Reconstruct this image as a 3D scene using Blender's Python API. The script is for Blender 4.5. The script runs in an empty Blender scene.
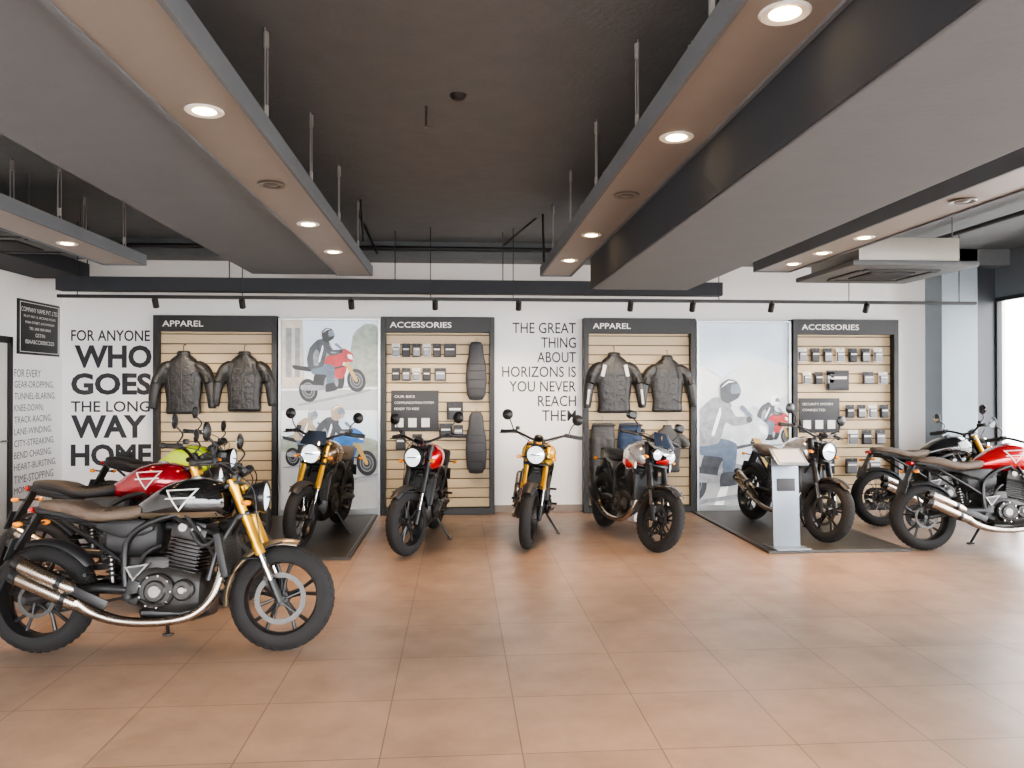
import bpy, bmesh, math, random
from math import sin, cos, pi, radians, atan2
from mathutils import Vector, Matrix
random.seed(4)
SC = bpy.context.scene
COL = SC.collection

# ------------------------------------------------------------------ materials
MATS = {}
def mat(name, col, rough=.5, metal=0, emit=0, bump=0, bscale=40, coat=0, var=.06, ecol=None, vscale=6):
    if name in MATS: return MATS[name]
    m = bpy.data.materials.new(name); m.use_nodes = True
    nt = m.node_tree; N = nt.nodes; L = nt.links; b = N['Principled BSDF']
    tc = N.new('ShaderNodeTexCoord')
    nz = N.new('ShaderNodeTexNoise'); nz.inputs['Scale'].default_value = vscale; nz.inputs['Detail'].default_value = 4
    L.new(tc.outputs['Object'], nz.inputs['Vector'])
    mx = N.new('ShaderNodeMix'); mx.data_type = 'RGBA'
    mx.inputs[6].default_value = tuple(c*(1-var) for c in col)+(1,)
    mx.inputs[7].default_value = tuple(min(1, c*(1+var)) for c in col)+(1,)
    L.new(nz.outputs['Fac'], mx.inputs[0]); L.new(mx.outputs[2], b.inputs['Base Color'])
    b.inputs['Roughness'].default_value = rough; b.inputs['Metallic'].default_value = metal
    b.inputs['Coat Weight'].default_value = coat; b.inputs['Coat Roughness'].default_value = .05
    if emit:
        if ecol: b.inputs['Emission Color'].default_value = tuple(ecol)+(1,)
        else: L.new(mx.outputs[2], b.inputs['Emission Color'])
        b.inputs['Emission Strength'].default_value = emit
    if bump:
        n2 = N.new('ShaderNodeTexNoise'); n2.inputs['Scale'].default_value = bscale; n2.inputs['Detail'].default_value = 3
        L.new(tc.outputs['Object'], n2.inputs['Vector'])
        bp = N.new('ShaderNodeBump'); bp.inputs['Strength'].default_value = bump; bp.inputs['Distance'].default_value = .02
        L.new(n2.outputs['Fac'], bp.inputs['Height']); L.new(bp.outputs['Normal'], b.inputs['Normal'])
    MATS[name] = m; return m

M_RUB = mat('tyre_rubber', (.012, .0115, .0115), .8, bump=.12, bscale=90)
M_BLK = mat('black_satin', (.014, .014, .015), .35)
M_BLKP = mat('black_plastic', (.02, .02, .021), .5)
M_GLB = mat('gloss_black', (.008, .008, .009), .10, coat=1)
M_ENG = mat('engine_casting', (.04, .038, .037), .4, .5)
M_ENGS = mat('engine_silver', (.22, .21, .20), .33, .9)
M_CHR = mat('chrome', (.65, .64, .63), .12, 1)
M_ST = mat('brushed_steel', (.42, .37, .32), .26, 1, bump=.05, bscale=200)
M_DISC = mat('disc_steel', (.085, .082, .08), .45, .8)
M_GOLD = mat('gold_anodised', (.80, .44, .05), .28, .8)
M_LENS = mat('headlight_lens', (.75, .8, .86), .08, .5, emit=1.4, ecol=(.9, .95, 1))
M_AMB = mat('amber_lens', (.85, .28, .02), .2)
M_REDL = mat('tail_lens', (.6, .01, .01), .2)
M_MIR = mat('mirror_glass', (.7, .72, .75), .03, 1)
M_WHT = mat('white_paint', (.8, .79, .77), .3)
M_SCR = mat('gauge_glass', (.03, .04, .06), .05)

# ------------------------------------------------------------------ geometry
def merge(gs):
    V, F = [], []
    for v, f in gs:
        o = len(V); V += list(v); F += [tuple(i+o for i in q) for q in f]
    return V, F
def xf(g, M): return [M @ Vector(v) for v in g[0]], g[1]
def mirror(g): return [Vector((v[0], -v[1], v[2])) for v in g[0]], [tuple(reversed(f)) for f in g[1]]
def both(g): return merge([g, mirror(g)])

def catmull(P, k):
    P = [Vector(p) for p in P]; n = len(P); out = []
    for i in range(n-1):
        p0 = P[max(i-1, 0)]; p1 = P[i]; p2 = P[i+1]; p3 = P[min(i+2, n-1)]
        for j in range(k):
            t = j/k
            out.append(.5*((2*p1)+(p2-p0)*t+(2*p0-5*p1+4*p2-p3)*t*t+(3*p1-p0-3*p2+p3)*t**3))
    out.append(P[-1]); return out

def tube(P, r, seg=10, sm=0, caps=True):
    n0 = len(P); R = list(r) if isinstance(r, (list, tuple)) else [r]*n0
    if sm:
        R2 = []
        for i in range(n0-1):
            for j in range(sm): R2.append(R[i]+(R[i+1]-R[i])*j/sm)
        R2.append(R[-1]); R = R2; P = catmull(P, sm)
    P = [Vector(p) for p in P]; n = len(P)
    V, F = [], []; up = None
    for i in range(n):
        t = (P[min(i+1, n-1)]-P[max(i-1, 0)]).normalized()
        if up is None:
            a = Vector((0, 0, 1)) if abs(t.z) < .9 else Vector((0, 1, 0))
            up = (a-t*a.dot(t)).normalized()
        else:
            up = (up-t*up.dot(t)).normalized()
        s = t.cross(up)
        for k in range(seg):
            a = 2*pi*k/seg
            V.append(P[i]+(up*cos(a)+s*sin(a))*R[i])
    for i in range(n-1):
        for k in range(seg):
            F.append((i*seg+k, i*seg+(k+1) % seg, (i+1)*seg+(k+1) % seg, (i+1)*seg+k))
    if caps:
        F.append(tuple(reversed(range(seg)))); F.append(tuple((n-1)*seg+k for k in range(seg)))
    return V, F

def lathe(prof, c=(0, 0, 0), ax=(0, 1, 0), seg=24, closed=False):
    q = Vector(ax).to_track_quat('Z', 'Y').to_matrix().to_4x4()
    T = Matrix.Translation(Vector(c)) @ q
    V, F = [], []; n = len(prof)
    for k in range(seg):
        a = 2*pi*k/seg
        for r, h in prof: V.append(T @ Vector((r*cos(a), r*sin(a), h)))
    m = n if closed else n-1
    for k in range(seg):
        k2 = (k+1) % seg
        for i in range(m):
            j = (i+1) % n
            F.append((k*n+i, k2*n+i, k2*n+j, k*n+j))
    if not closed:
        if prof[0][0] > 1e-5: F.append(tuple(k*n for k in range(seg)))
        if prof[-1][0] > 1e-5: F.append(tuple(k*n+n-1 for k in range(seg)))
    return V, F

def cyl(c, r, h, ax=(0, 1, 0), seg=20, bev=.004):
    return lathe([(r-bev, -h/2), (r, -h/2+bev), (r, h/2-bev), (r-bev, h/2)], c, ax, seg)

def loft(secs, n=20, e=2.3):
    V, F = [], []
    for s in secs:
        x, cy, cz, hw, hh = s[:5]; ee = s[5] if len(s) > 5 else e
        for k in range(n):
            a = 2*pi*k/n; c, d = cos(a), sin(a)
            V.append(Vector((x, cy+hw*math.copysign(abs(c)**(2/ee), c), cz+hh*math.copysign(abs(d)**(2/ee), d))))
    for i in range(len(secs)-1):
        for k in range(n):
            F.append((i*n+k, i*n+(k+1) % n, (i+1)*n+(k+1) % n, (i+1)*n+k))
    F.append(tuple(range(n))); F.append(tuple((len(secs)-1)*n+k for k in range(n)))
    return V, F

def box(c, s, bev=.005, rot=None):
    bm = bmesh.new(); bmesh.ops.create_cube(bm, size=1)
    for v in bm.verts: v.co = Vector((v.co.x*s[0], v.co.y*s[1], v.co.z*s[2]))
    if bev: bmesh.ops.bevel(bm, geom=bm.edges[:], offset=min(bev, min(s)*.45), segments=2, affect='EDGES', profile=.6)
    M = Matrix.Translation(Vector(c))
    if rot is not None: M = M @ rot
    bm.verts.index_update()
    V = [M @ v.co for v in bm.verts]; F = [tuple(v.index for v in f.verts) for f in bm.faces]
    bm.free(); return V, F
def b2(x0, x1, y0, y1, z0, z1, bev=0):
    return box(((x0+x1)/2, (y0+y1)/2, (z0+z1)/2), (abs(x1-x0), abs(y1-y0), abs(z1-z0)), bev)
def RY(a): return Matrix.Rotation(radians(a), 4, 'Y')
def RX(a): return Matrix.Rotation(radians(a), 4, 'X')
def RZ(a): return Matrix.Rotation(radians(a), 4, 'Z')

def empty(name, loc=(0, 0, 0), rot=(0, 0, 0)):
    e = bpy.data.objects.new(name, None); e.location = loc; e.rotation_euler = rot
    e.empty_display_size = .1; COL.objects.link(e); return e

def add(name, geos, m, parent=None, M=None, smooth=True, ang=38, recalc=True):
    if isinstance(geos, tuple): geos = [geos]
    ml = m if isinstance(m, list) else [m]*len(geos)
    um = []
    for x in ml:
        if x not in um: um.append(x)
    V, F = merge(geos); idx = []
    for g, x in zip(geos, ml): idx += [um.index(x)]*len(g[1])
    if M is not None: V = [M @ Vector(v) for v in V]
    me = bpy.data.meshes.new(name); me.from_pydata([tuple(v) for v in V], [], F)
    for x in um: me.materials.append(x)
    me.polygons.foreach_set('material_index', idx)
    if recalc:
        bm = bmesh.new(); bm.from_mesh(me); bmesh.ops.recalc_face_normals(bm, faces=bm.faces[:]); bm.to_mesh(me); bm.free()
    if smooth:
        me.shade_smooth(); me.set_sharp_from_angle(angle=radians(ang))
    o = bpy.data.objects.new(name, me); COL.objects.link(o)
    if parent: o.parent = parent
    return o

def text_geo(s, w, h, bold=.012):
    cu = bpy.data.curves.new('t', 'FONT'); cu.body = s; cu.offset = bold; cu.resolution_u = 3
    ob = bpy.data.objects.new('t', cu); COL.objects.link(ob)
    bpy.context.view_layer.update()
    dg = bpy.context.evaluated_depsgraph_get()
    me = bpy.data.meshes.new_from_object(ob.evaluated_get(dg))
    V = [v.co.copy() for v in me.vertices]; F = [tuple(p.vertices) for p in me.polygons]
    bpy.data.objects.remove(ob); bpy.data.curves.remove(cu); bpy.data.meshes.remove(me)
    x0 = min(v.x for v in V); x1 = max(v.x for v in V); y0 = min(v.y for v in V); y1 = max(v.y for v in V)
    return [Vector(((v.x-x0)/(x1-x0)*w, (v.y-y0)/(y1-y0)*h, 0)) for v in V], F
WALLTXT = Matrix(((1, 0, 0, 0), (0, 0, -1, 0), (0, 1, 0, 0), (0, 0, 0, 1)))
def wtext(s, x, z, w, h, y, bold=.012):
    return xf(text_geo(s, w, h, bold), Matrix.Translation((x, y, z)) @ WALLTXT)

# ------------------------------------------------------------------ motorcycle
TDZ = -.028
TANK = [(a, b+TDZ, c, d) for a, b, c, d in [(.40, .885, .02, .02), (.385, .89, .09, .078), (.33, .90, .148, .115), (.24, .905, .174, .135), (.13, .902, .178, .135),
        (.03, .888, .162, .122), (-.05, .868, .126, .098), (-.11, .850, .10, .072), (-.165, .84, .07, .045), (-.19, .838, .02, .014)]]
TE = 2.35
def tank_y(x, z):
    T = sorted(TANK)
    for a, b in zip(T, T[1:]):
        if a[0] <= x <= b[0]:
            t = (x-a[0])/(b[0]-a[0]); cz, hw, hh = [a[i]+(b[i]-a[i])*t for i in (1, 2, 3)]
            q = 1-min(.98, abs((z-cz)/hh))**TE
            return hw*max(q, 0)**(1/TE)
    return .1
def tank_patch(quad, nu=10, nv=4, off=.003):
    V, F = [], []
    q = [Vector((a, 0, b+TDZ)) for a, b in quad]
    for i in range(nu+1):
        for j in range(nv+1):
            u, v = i/nu, j/nv
            p = (q[0]*(1-u)+q[1]*u)*(1-v)+(q[3]*(1-u)+q[2]*u)*v
            V.append(Vector((p.x, -(tank_y(p.x, p.z)+off), p.z)))
    for i in range(nu):
        for j in range(nv):
            a = i*(nv+1)+j; F.append((a, a+1, a+nv+2, a+nv+1))
    return V, F

def wheel(pre, cx, R, w, E, M, rim, discs, spokes=5, stripe=None, wire=False):
    a = .066; pr = []
    for i in range(17):
        t = radians(-115+230*i/16); pr.append((R-a+a*cos(t), w*sin(t)))
    rr = R-a-.018
    pr += [(rr, w*.72), (rr, -w*.72)]
    add(pre+'_tyre', lathe(pr, (cx, 0, R), (0, 1, 0), 56, True), M_RUB, E, M)
    tr = []
    for k in range(40):
        an = 2*pi*k/40
        for s in (-1, 1):
            Mx = Matrix.Translation((cx, 0, R)) @ Matrix.Rotation(an+(.04*s), 4, 'Y') @ Matrix.Translation((0, s*w*.40, R-.0095)) @ RX(-s*26) @ RZ(25*s)
            tr.append(box((0, 0, 0), (.026, w*.55, .008), .002, Mx))
    add(pre+'_tread', tr, M_RUB, E, M)
    ri = rr
    prof = [(ri+.012, w*.78), (ri+.012, w*.70), (ri-.006, w*.5), (ri-.014, w*.15), (ri-.014, -w*.15), (ri-.006, -w*.5), (ri+.012, -w*.70), (ri+.012, -w*.78), (ri-.006, -w*.78), (ri-.022, -w*.2), (ri-.022, w*.2), (ri-.006, w*.78)]
    add(pre+'_rim', lathe(prof, (cx, 0, R), (0, 1, 0), 56, True), rim, E, M)
    st = stripe or M_ENGS
    for s in (-1, 1):
        wd = .010 if stripe else .004
        add(pre+'_rim_stripe', lathe([(ri+.002, s*w*.785), (ri+.002+wd, s*w*.785), (ri+.002+wd, s*w*.80), (ri+.002, s*w*.80)], (cx, 0, R), (0, 1, 0), 56, True), st, E, M)
    sp = []
    if wire:
        for k in range(32):
            an = 2*pi*k/32; an2 = an+(.35 if k % 2 else -.35); s = 1 if (k//2) % 2 else -1
            sp.append(tube([(cx+.035*cos(an), .035*s, R+.035*sin(an)), (cx+(ri-.01)*cos(an2), 0, R+(ri-.01)*sin(an2))], .0022, 5))
        add(pre+'_spokes', sp, M_CHR, E, M)
    else:
        for k in range(spokes):
            for d in (-1, 1):
                an = 2*pi*k/spokes+.3
                a1 = an+d*.10; a2 = an+d*.22
                sp.append(tube([(cx+.03*cos(a1), 0, R+.03*sin(a1)), (cx+.12*cos(an+d*.13), 0, R+.12*sin(an+d*.13)), (cx+(ri-.01)*cos(a2), 0, R+(ri-.01)*sin(a2))], [.018, .010, .012], 8, 3))
        add(pre+'_spokes', sp, rim, E, M)
    add(pre+'_hub', [cyl((cx, 0, R), .045, w*1.5), cyl((cx, 0, R), .022, w*2.6), cyl((cx, 0, R), .012, w*3.4)], [M_BLK, M_ENGS, M_CHR], E, M)
    dg = []
    for s in discs:
        y = s*(w*.5+.032); ro = .148 if cx > 0 else .108
        dg.append(lathe([(ro, y-.0025), (ro, y+.0025), (ro*.80, y+.0025), (ro*.80, y-.0025)], (cx, 0, R), (0, 1, 0), 44, True))
        for k in range(20):
            an = k*pi/10
            dg.append(cyl((cx+ro*.90*cos(an+.1), y, R+ro*.90*sin(an+.1)), .0045, .0065, (0, 1, 0), 6, .001))
        ca = []
        for k in range(6):
            an = k*pi/3
            ca.append(tube([(cx+.03*cos(an), y, R+.03*sin(an)), (cx+ro*.82*cos(an+.3), y, R+ro*.82*sin(an+.3))], .007, 6))
        add(pre+'_disc_carrier', ca, M_BLK, E, M)
    if dg: add(pre+'_brake_disc', dg, M_DISC, E, M)

def fender(cx, R, r, w, a0, a1, n=18, m=6):
    V, F = [], []
    for lay in (0, 1):
        for i in range(n+1):
            a = radians(a0+(a1-a0)*i/n); tp = 1-.35*(abs(i/n-.5)*2)**3
            for j in range(m+1):
                t = -1+2*j/m; y = w*tp*t; rad = r-.030*abs(t)**2.5-lay*.004
                V.append(Vector((cx+rad*cos(a), y, R+rad*sin(a))))
    o = (n+1)*(m+1)
    for i in range(n):
        for j in range(m):
            a = i*(m+1)+j; F.append((a, a+1, a+m+2, a+m+1)); F.append((o+a, o+a+m+1, o+a+m+2, o+a+1))
    for i in range(n):
        for j in (0, m):
            a = i*(m+1)+j; F.append((a, a+m+1, o+a+m+1, o+a))
    for j in range(m):
        for i in (0, n):
            a = i*(m+1)+j; F.append((a, a+1, o+a+1, o+a))
    return V, F

def bike(rear, front, z0=0, steer=0, lean=7, tank=None, seat=None, fork=None, rim=None, fend=None, side=None, style='roadster',
         stripe=None, logo=False, rstripe=None, wire=False, screen=False, spring=None, fang=(50, 165), name='motorcycle'):
    fork = fork or M_GOLD; rim = rim or M_BLK; fend = fend or M_BLKP; seat = seat or M_BLKP; side = side or M_BLKP
    spring = spring or M_BLK
    hd = atan2(front[1]-rear[1], front[0]-rear[0])
    E = empty(name, ((rear[0]+front[0])/2, (rear[1]+front[1])/2, z0+.003), (-radians(lean), 0, hd))
    Rf, Rr = .305, .312
    street = style == 'street'
    wheel('rear_wheel', -.70, Rr, .076, E, None, rim, [-1], stripe=rstripe, wire=wire)
    add('rear_caliper', box((-.62, -.10, .40), (.09, .04, .05), .01), M_BLK, E)
    add('swingarm', both(merge([tube([(-.16, .115, .37), (-.40, .125, .375), (-.72, .128, .315)], [.034, .03, .024], 10, 4), box((-.71, .128, .315), (.09, .022, .045), .006)])), M_BLK, E)
    add('swingarm_brace', [tube([(-.33, -.12, .375), (-.33, .12, .375)], .022, 10)], M_BLK, E)
    ch = []
    for i in range(21): a = radians(80+200*i/20); ch.append((-.70+.105*cos(a), .105, .315+.105*sin(a)))
    for i in range(11): a = radians(-95+180*i/10); ch.append((-.10+.04*cos(a), .105, .37+.04*sin(a)))
    ch.append(ch[0])
    add('chain', [tube(ch, .009, 6), lathe([(.10, .102), (.10, .108), (.06, .108), (.06, .102)], (-.70, 0, .315), (0, 1, 0), 30, True)], [M_DISC, M_DISC], E)
    add('chain_guard', box((-.42, .118, .475), (.34, .03, .035), .008, RY(-4)), M_BLKP, E)
    add('rear_hugger', fender(-.70, Rr, .345, .075, 35, 110), M_BLKP, E, ang=60)
    hx = []
    for i in range(64):
        a = i/8*2*pi; t = i/63; hx.append((-.30-.06*t*.3+.034*cos(a)-.02*t, .034*sin(a), .42+.20*t))
    add('shock_spring', tube(hx, .007, 6), spring, E)
    add('shock_body', tube([(-.30, 0, .38), (-.335, 0, .66)], .018, 10), M_ENGS, E)
    fr = [tube([(.40, .03, .88), (.20, .12, .82), (-.02, .145, .76), (-.16, .14, .66), (-.18, .13, .50), (-.16, .12, .33)], .019, 10, 5),
          tube([(.44, .03, .80), (.35, .09, .62), (.30, .12, .42)], .018, 10, 5),
          tube([(-.12, .13, .72), (-.40, .11, .745), (-.68, .085, .79)], .014, 8, 5),
          tube([(-.18, .13, .52), (-.38, .115, .65), (-.56, .10, .76)], .012, 8, 4),
          tube([(.36, .08, .66), (.10, .14, .78)], .014, 8), tube([(.33, .10, .55), (.16, .145, .80)], .012, 8)]
    add('frame', [both(g) for g in fr]+[cyl((.418, 0, .87), .036, .17, (-.407, 0, .9135))], M_BLK, E)
    eng = [loft([(-.19, 0, .40, .09, .08, 3), (-.17, 0, .40, .125, .12, 3.5), (0, 0, .375, .135, .155, 3.5), (.14, 0, .36, .135, .15, 3.5), (.25, 0, .35, .12, .12, 3), (.28, 0, .35, .08, .07, 3)], 24),
           box((-.06, 0, .50), (.26, .23, .12), .03)]
    add('crankcase', eng, M_ENG, E)
    Mc = Matrix.Translation((.125, 0, .46)) @ RY(12)
    fins = [box((0, 0, .02+.021*k), (.20, .225, .008), .003) for k in range(9)]
    add('cylinder_fins', fins+[box((0, 0, .10), (.15, .17, .20), .01)], M_ENG, E, Mc)
    add('cylinder_head', [box((0, 0, .235), (.21, .245, .08), .018), box((0, 0, .285), (.18, .22, .045), .02), both(cyl((.04, .118, .26), .028, .02, (0, 1, 0))), both(cyl((-.04, .118, .26), .028, .02, (0, 1, 0)))], [M_ENG, M_BLK, M_ENGS, M_ENGS], E, Mc)
    cv = []; cm = []
    for s in (-1, 1):
        for (x, z, r, d, m) in ((.02 if s < 0 else .12, .365, .102, .045, M_ENG), (.02 if s < 0 else .12, .365, .066, .056, M_ENG), (.02 if s < 0 else .12, .365, .045, .060, M_ENGS), (.17 if s < 0 else -.08, .37, .062, .04, M_ENG), (.17 if s < 0 else -.08, .37, .030, .050, M_ENGS)):
            cv.append(cyl((x, s*(.13+d/2), z), r, d, (0, 1, 0), 32, .012)); cm.append(m)
        for k in range(9):
            a = 2*pi*k/9; x0 = .02 if s < 0 else .12
            cv.append(cyl((x0+.090*cos(a), s*.178, .365+.090*sin(a)), .006, .012, (0, 1, 0), 8, .001)); cm.append(M_CHR)
        A, B, C = (-.17, .50), (-.03, .52), (-.12, .42)
        V = [Vector((p[0], s*.152, p[1])) for p in (A, B, C)]+[Vector((p[0], s*.11, p[1])) for p in (A, B, C)]
        cv.append((V, [(0, 1, 2), (0, 3, 4, 1), (1, 4, 5, 2), (2, 5, 3, 0)])); cm.append(M_ENGS)
        k = .72; mx_, mz_ = (A[0]+B[0]+C[0])/3, (A[1]+B[1]+C[1])/3
        V = [Vector((mx_+(p[0]-mx_)*k, s*.156, mz_+(p[1]-mz_)*k)) for p in (A, B, C)]+[Vector((mx_+(p[0]-mx_)*k, s*.11, mz_+(p[1]-mz_)*k)) for p in (A, B, C)]
        cv.append((V, [(0, 1, 2), (0, 3, 4, 1), (1, 4, 5, 2), (2, 5, 3, 0)])); cm.append(M_BLK)
    add('engine_covers', cv, cm, E)
    add('airbox', [tube([(.07, 0, .72), (-.08, 0, .72)], .03, 12), loft([(-.34, 0, .66, .08, .06, 3), (-.30, 0, .65, .115, .10, 3), (-.10, 0, .66, .12, .12, 3), (-.02, 0, .68, .10, .09, 3), (0, 0, .69, .07, .05, 3)], 16)], [M_BLK, M_BLKP], E)
    add('cooling_hoses', [tube([(.34, -.12, .66), (.27, -.15, .62), (.20, -.14, .70)], .014, 8, 5), tube([(.36, .12, .47), (.27, .15, .42), (.2, .14, .36)], .014, 8, 5), tube([(.02, -.12, .62), (-.05, -.15, .58), (-.10, -.13, .50)], .010, 8, 5)], M_BLKP, E)
    Mr = Matrix.Translation((.375, 0, .565)) @ RY(-14)
    rad = [box((0, 0, 0), (.035, .27, .25), .006), box((0, .14, 0), (.045, .035, .26), .01), box((0, -.14, 0), (.045, .035, .26), .01)]
    rad += [box((.02, 0, -.11+.02*k), (.006, .24, .005), 0) for k in range(12)]
    add('radiator', rad, [M_BLKP, M_BLKP, M_BLKP]+[M_ENG]*12, E, Mr)
    add('horn', cyl((.35, .05, .40), .035, .02, (1, 0, 0)), M_BLK, E)
    add('spark_lead', tube([(.17, .03, .76), (.20, .09, .73), (.12, .12, .66), (.05, .12, .55)], .006, 6, 5), M_BLKP, E)
    add('exhaust_header', [tube([(.24, -.02, .66), (.33, -.05, .62), (.365, -.09, .50), (.335, -.13, .34), (.24, -.165, .235), (.08, -.185, .20), (-.14, -.19, .205), (-.30, -.195, .25), (-.40, -.20, .315)], [.024, .024, .024, .024, .025, .026, .028, .032, .045], 14, 7)], M_ST, E)
    mu = []
    d = Vector((-.44, -.02, .20)).normalized()
    if street:
        mu = [loft([(0, 0, 0, .03, .03), (.06, 0, 0, .05, .06), (.28, 0, 0, .05, .065), (.34, 0, 0, .042, .055)], 20)]
        Mm = Matrix.Translation((-.36, -.20, .30)) @ RZ(183) @ RY(-24)
        add('muffler', mu, M_BLK, E, Mm); add('muffler_tip', cyl((.345, 0, 0), .03, .02, (1, 0, 0)), M_ST, E, Mm)
    else:
        for dz, L in ((.0, .44), (.088, .40)):
            st = Vector((-.36-(.03 if dz else 0), -.205, .285+dz*.98))
            mu.append(lathe([(.02, -.01), (.036, .03), (.043, .07), (.043, L-.03), (.038, L), (.028, L+.004), (.026, L-.03), (0, L-.03)], st, d, 24))
            add('muffler_band', [lathe([(.0445, .10), (.0455, .10), (.0455, .13), (.0445, .13)], st, d, 24, True), lathe([(.044, L-.04), (.0455, L-.04), (.0405, L+.002), (.039, L+.002)], st, d, 24, True)], M_BLK, E)
        add('muffler', mu, M_ST, E)
        add('heat_shield', box((-.33, -.232, .345), (.24, .012, .055), .006, RY(24)), M_BLK, E)
    tk = [(a, 0, b, c, dd) for a, b, c, dd in TANK]
    add('fuel_tank', loft(tk, 32, TE), tank, E, ang=60)
    add('filler_cap', [cyl((.17, 0, 1.038+TDZ), .038, .014, (0, 0, 1), 24, .003), cyl((.17, 0, 1.044+TDZ), .022, .014, (0, 0, 1), 24, .003)], M_ENGS, E)
    if stripe:
        g = both(tank_patch([(-.12, .80), (.36, .810), (.33, .842), (-.14, .832)], 16, 3))
        add('tank_stripe', g, stripe, E, recalc=False)
    if logo:
        A, B, C = (.04, .968), (.24, .978), (.13, .842)
        cx, cz = (A[0]+B[0]+C[0])/3, (A[1]+B[1]+C[1])/3
        gs = []
        for P_, Q in ((A, B), (B, C), (C, A)):
            k = .82; p = (cx+(P_[0]-cx)*k, cz+(P_[1]-cz)*k); q = (cx+(Q[0]-cx)*k, cz+(Q[1]-cz)*k)
            gs.append(both(tank_patch([P_, Q, q, p], 8, 1, .004)))
        add('tank_emblem', gs, M_WHT, E, recalc=False)
        add('tank_badge', both(tank_patch([(.045, .912), (.225, .920), (.222, .929), (.048, .921)], 6, 1, .005)), M_WHT, E, recalc=False)
    se = loft([(-.075, 0, .835, .04, .012), (-.10, 0, .828, .085, .035), (-.18, 0, .805, .118, .045), (-.30, 0, .79, .138, .042), (-.41, 0, .795, .142, .045), (-.48, 0, .82, .13, .050),
               (-.56, 0, .838, .12, .045), (-.66, 0, .85, .105, .038), (-.725, 0, .855, .08, .028), (-.75, 0, .857, .03, .01)], 24, 2.8)
    add('seat', se, seat, E, ang=60)
    rb = []
    for k in range(6):
        x = -.22-.035*k; rb.append(tube([(x, -.12, .82), (x, -.07, .838), (x, .07, .838), (x, .12, .82)], .004, 6, 3))
    add('seat_ribs', rb, seat, E)
    add('tail_cowl', [loft([(-.42, 0, .765, .11, .02, 3), (-.60, 0, .80, .10, .025, 3), (-.74, 0, .825, .075, .025, 3), (-.78, 0, .83, .04, .012, 3)], 16)], side, E)
    sp = loft([(-.03, .125, .72, .006, .012, 3), (-.08, .132, .725, .014, .045, 3), (-.20, .136, .715, .016, .052, 3), (-.30, .128, .725, .012, .032, 3), (-.36, .12, .735, .006, .010, 3)], 16)
    add('side_panel', both(sp), side, E)
    add('tail_light', [loft([(-.775, 0, .825, .05, .02, 3), (-.80, 0, .825, .045, .016, 3)], 16)], M_REDL, E)
    add('plate_hanger', [box((-.815, 0, .70), (.02, .09, .24), .006, RY(28)), box((-.875, 0, .60), (.008, .19, .13), .003, RY(18))], [M_BLKP, M_BLKP], E)
    ind = both(merge([tube([(-.79, 0, .74), (-.80, .12, .745)], .007, 8)])); indl = both(loft([(-.825, .14, .745, .012, .012), (-.80, .14, .745, .024, .018), (-.78, .14, .745, .012, .010)], 12))
    add('rear_indicators', [ind, indl], [M_BLKP, M_AMB], E)
    add('footpegs', [both(tube([(-.10, .14, .34), (-.10, .245, .345)], .013, 8)), both(box((-.12, .135, .36), (.10, .016, .13), .008, RY(20))), both(tube([(-.36, .13, .46), (-.36, .22, .465)], .011, 8))], M_BLK, E)
    add('brake_pedal', tube([(-.08, -.17, .33), (.02, -.20, .29), (.09, -.215, .30)], .008, 8, 3), M_DISC, E)
    add('gear_lever', tube([(-.06, .17, .33), (.05, .20, .30), (.08, .22, .33)], .008, 8, 3), M_DISC, E)
    tl = .29*math.tan(radians(lean))
    add('side_stand', [tube([(-.04, .12, .27), (-.08, .29, tl+.014)], .012, 8), box((-.08, .295, tl+.007), (.06, .04, .012), .004)], M_BLK, E)
    add('belly_pan', loft([(-.12, 0, .23, .05, .02, 3), (-.08, 0, .225, .11, .04, 3), (.20, 0, .225, .11, .045, 3), (.30, 0, .26, .08, .05, 3)], 16), tank if street else M_BLK, E)
    ax = Vector((-.407, 0, .9135)); S = Vector((.418, 0, .87))
    St = Matrix.Translation(S) @ Matrix.Rotation(radians(steer), 4, ax) @ Matrix.Translation(-S)
    wheel('front_wheel', .70, Rf, .056, E, St, rim, [-1] if not street else [-1, 1], stripe=rstripe, wire=wire)
    P = lambda t, y=.098, dx=0: Vector((.70-.407*t+dx, y, .305+.9135*t))
    add('fork_lower', both(merge([tube([P(-.02), P(.12)], .025, 12), cyl(P(0), .024, .03)])), M_BLK, E, St)
    add('fork_stanchion', both(tube([P(.08), P(.34)], .0205, 14)), M_CHR, E, St)
    add('fork_tube', both(lathe([(.022, .28), (.030, .285), (.030, .34), (.027, .36), (.027, .69), (.029, .695), (.029, .755), (.02, .76), (0, .76)], P(0), ax, 18)), fork, E, St)
    add('front_caliper', box((.645, -.082, .40), (.05, .045, .10), .012, RY(-30)), M_BLK, E, St)
    cl = [box(P(.53, 0, -.01), (.085, .25, .032), .012, RY(-24)), box(P(.725, 0, -.01), (.08, .25, .026), .012, RY(-24))]
    add('triple_clamp', cl, M_BLK, E, St)
    f0 = radians(fang[0]+15)
    add('front_fender', [fender(.70, Rf, .343, .070, *fang), both(tube([(.70+.325*cos(radians(135)), .066, Rf+.325*sin(radians(135))), P(.26)], .009, 6)), both(tube([(.70+.325*cos(f0), .062, Rf+.325*sin(f0)), P(.31)], .006, 6))], [fend, M_BLK, M_BLK], E, St, ang=60)
    hb = [(.395, 0, 1.035), (.395, .07, 1.035), (.375, .17, 1.07), (.335, .27, 1.095), (.27, .40, 1.08)]
    if street: hb = [(.40, 0, 1.04), (.40, .1, 1.045), (.37, .22, 1.06), (.30, .36, 1.055)]
    add('handlebar', both(tube(hb, .0125, 12, 6)), M_BLK, E, St)
    add('bar_risers', both(cyl((.395, .045, 1.01), .018, .06, (0, 0, 1))), M_BLK, E, St)
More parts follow.
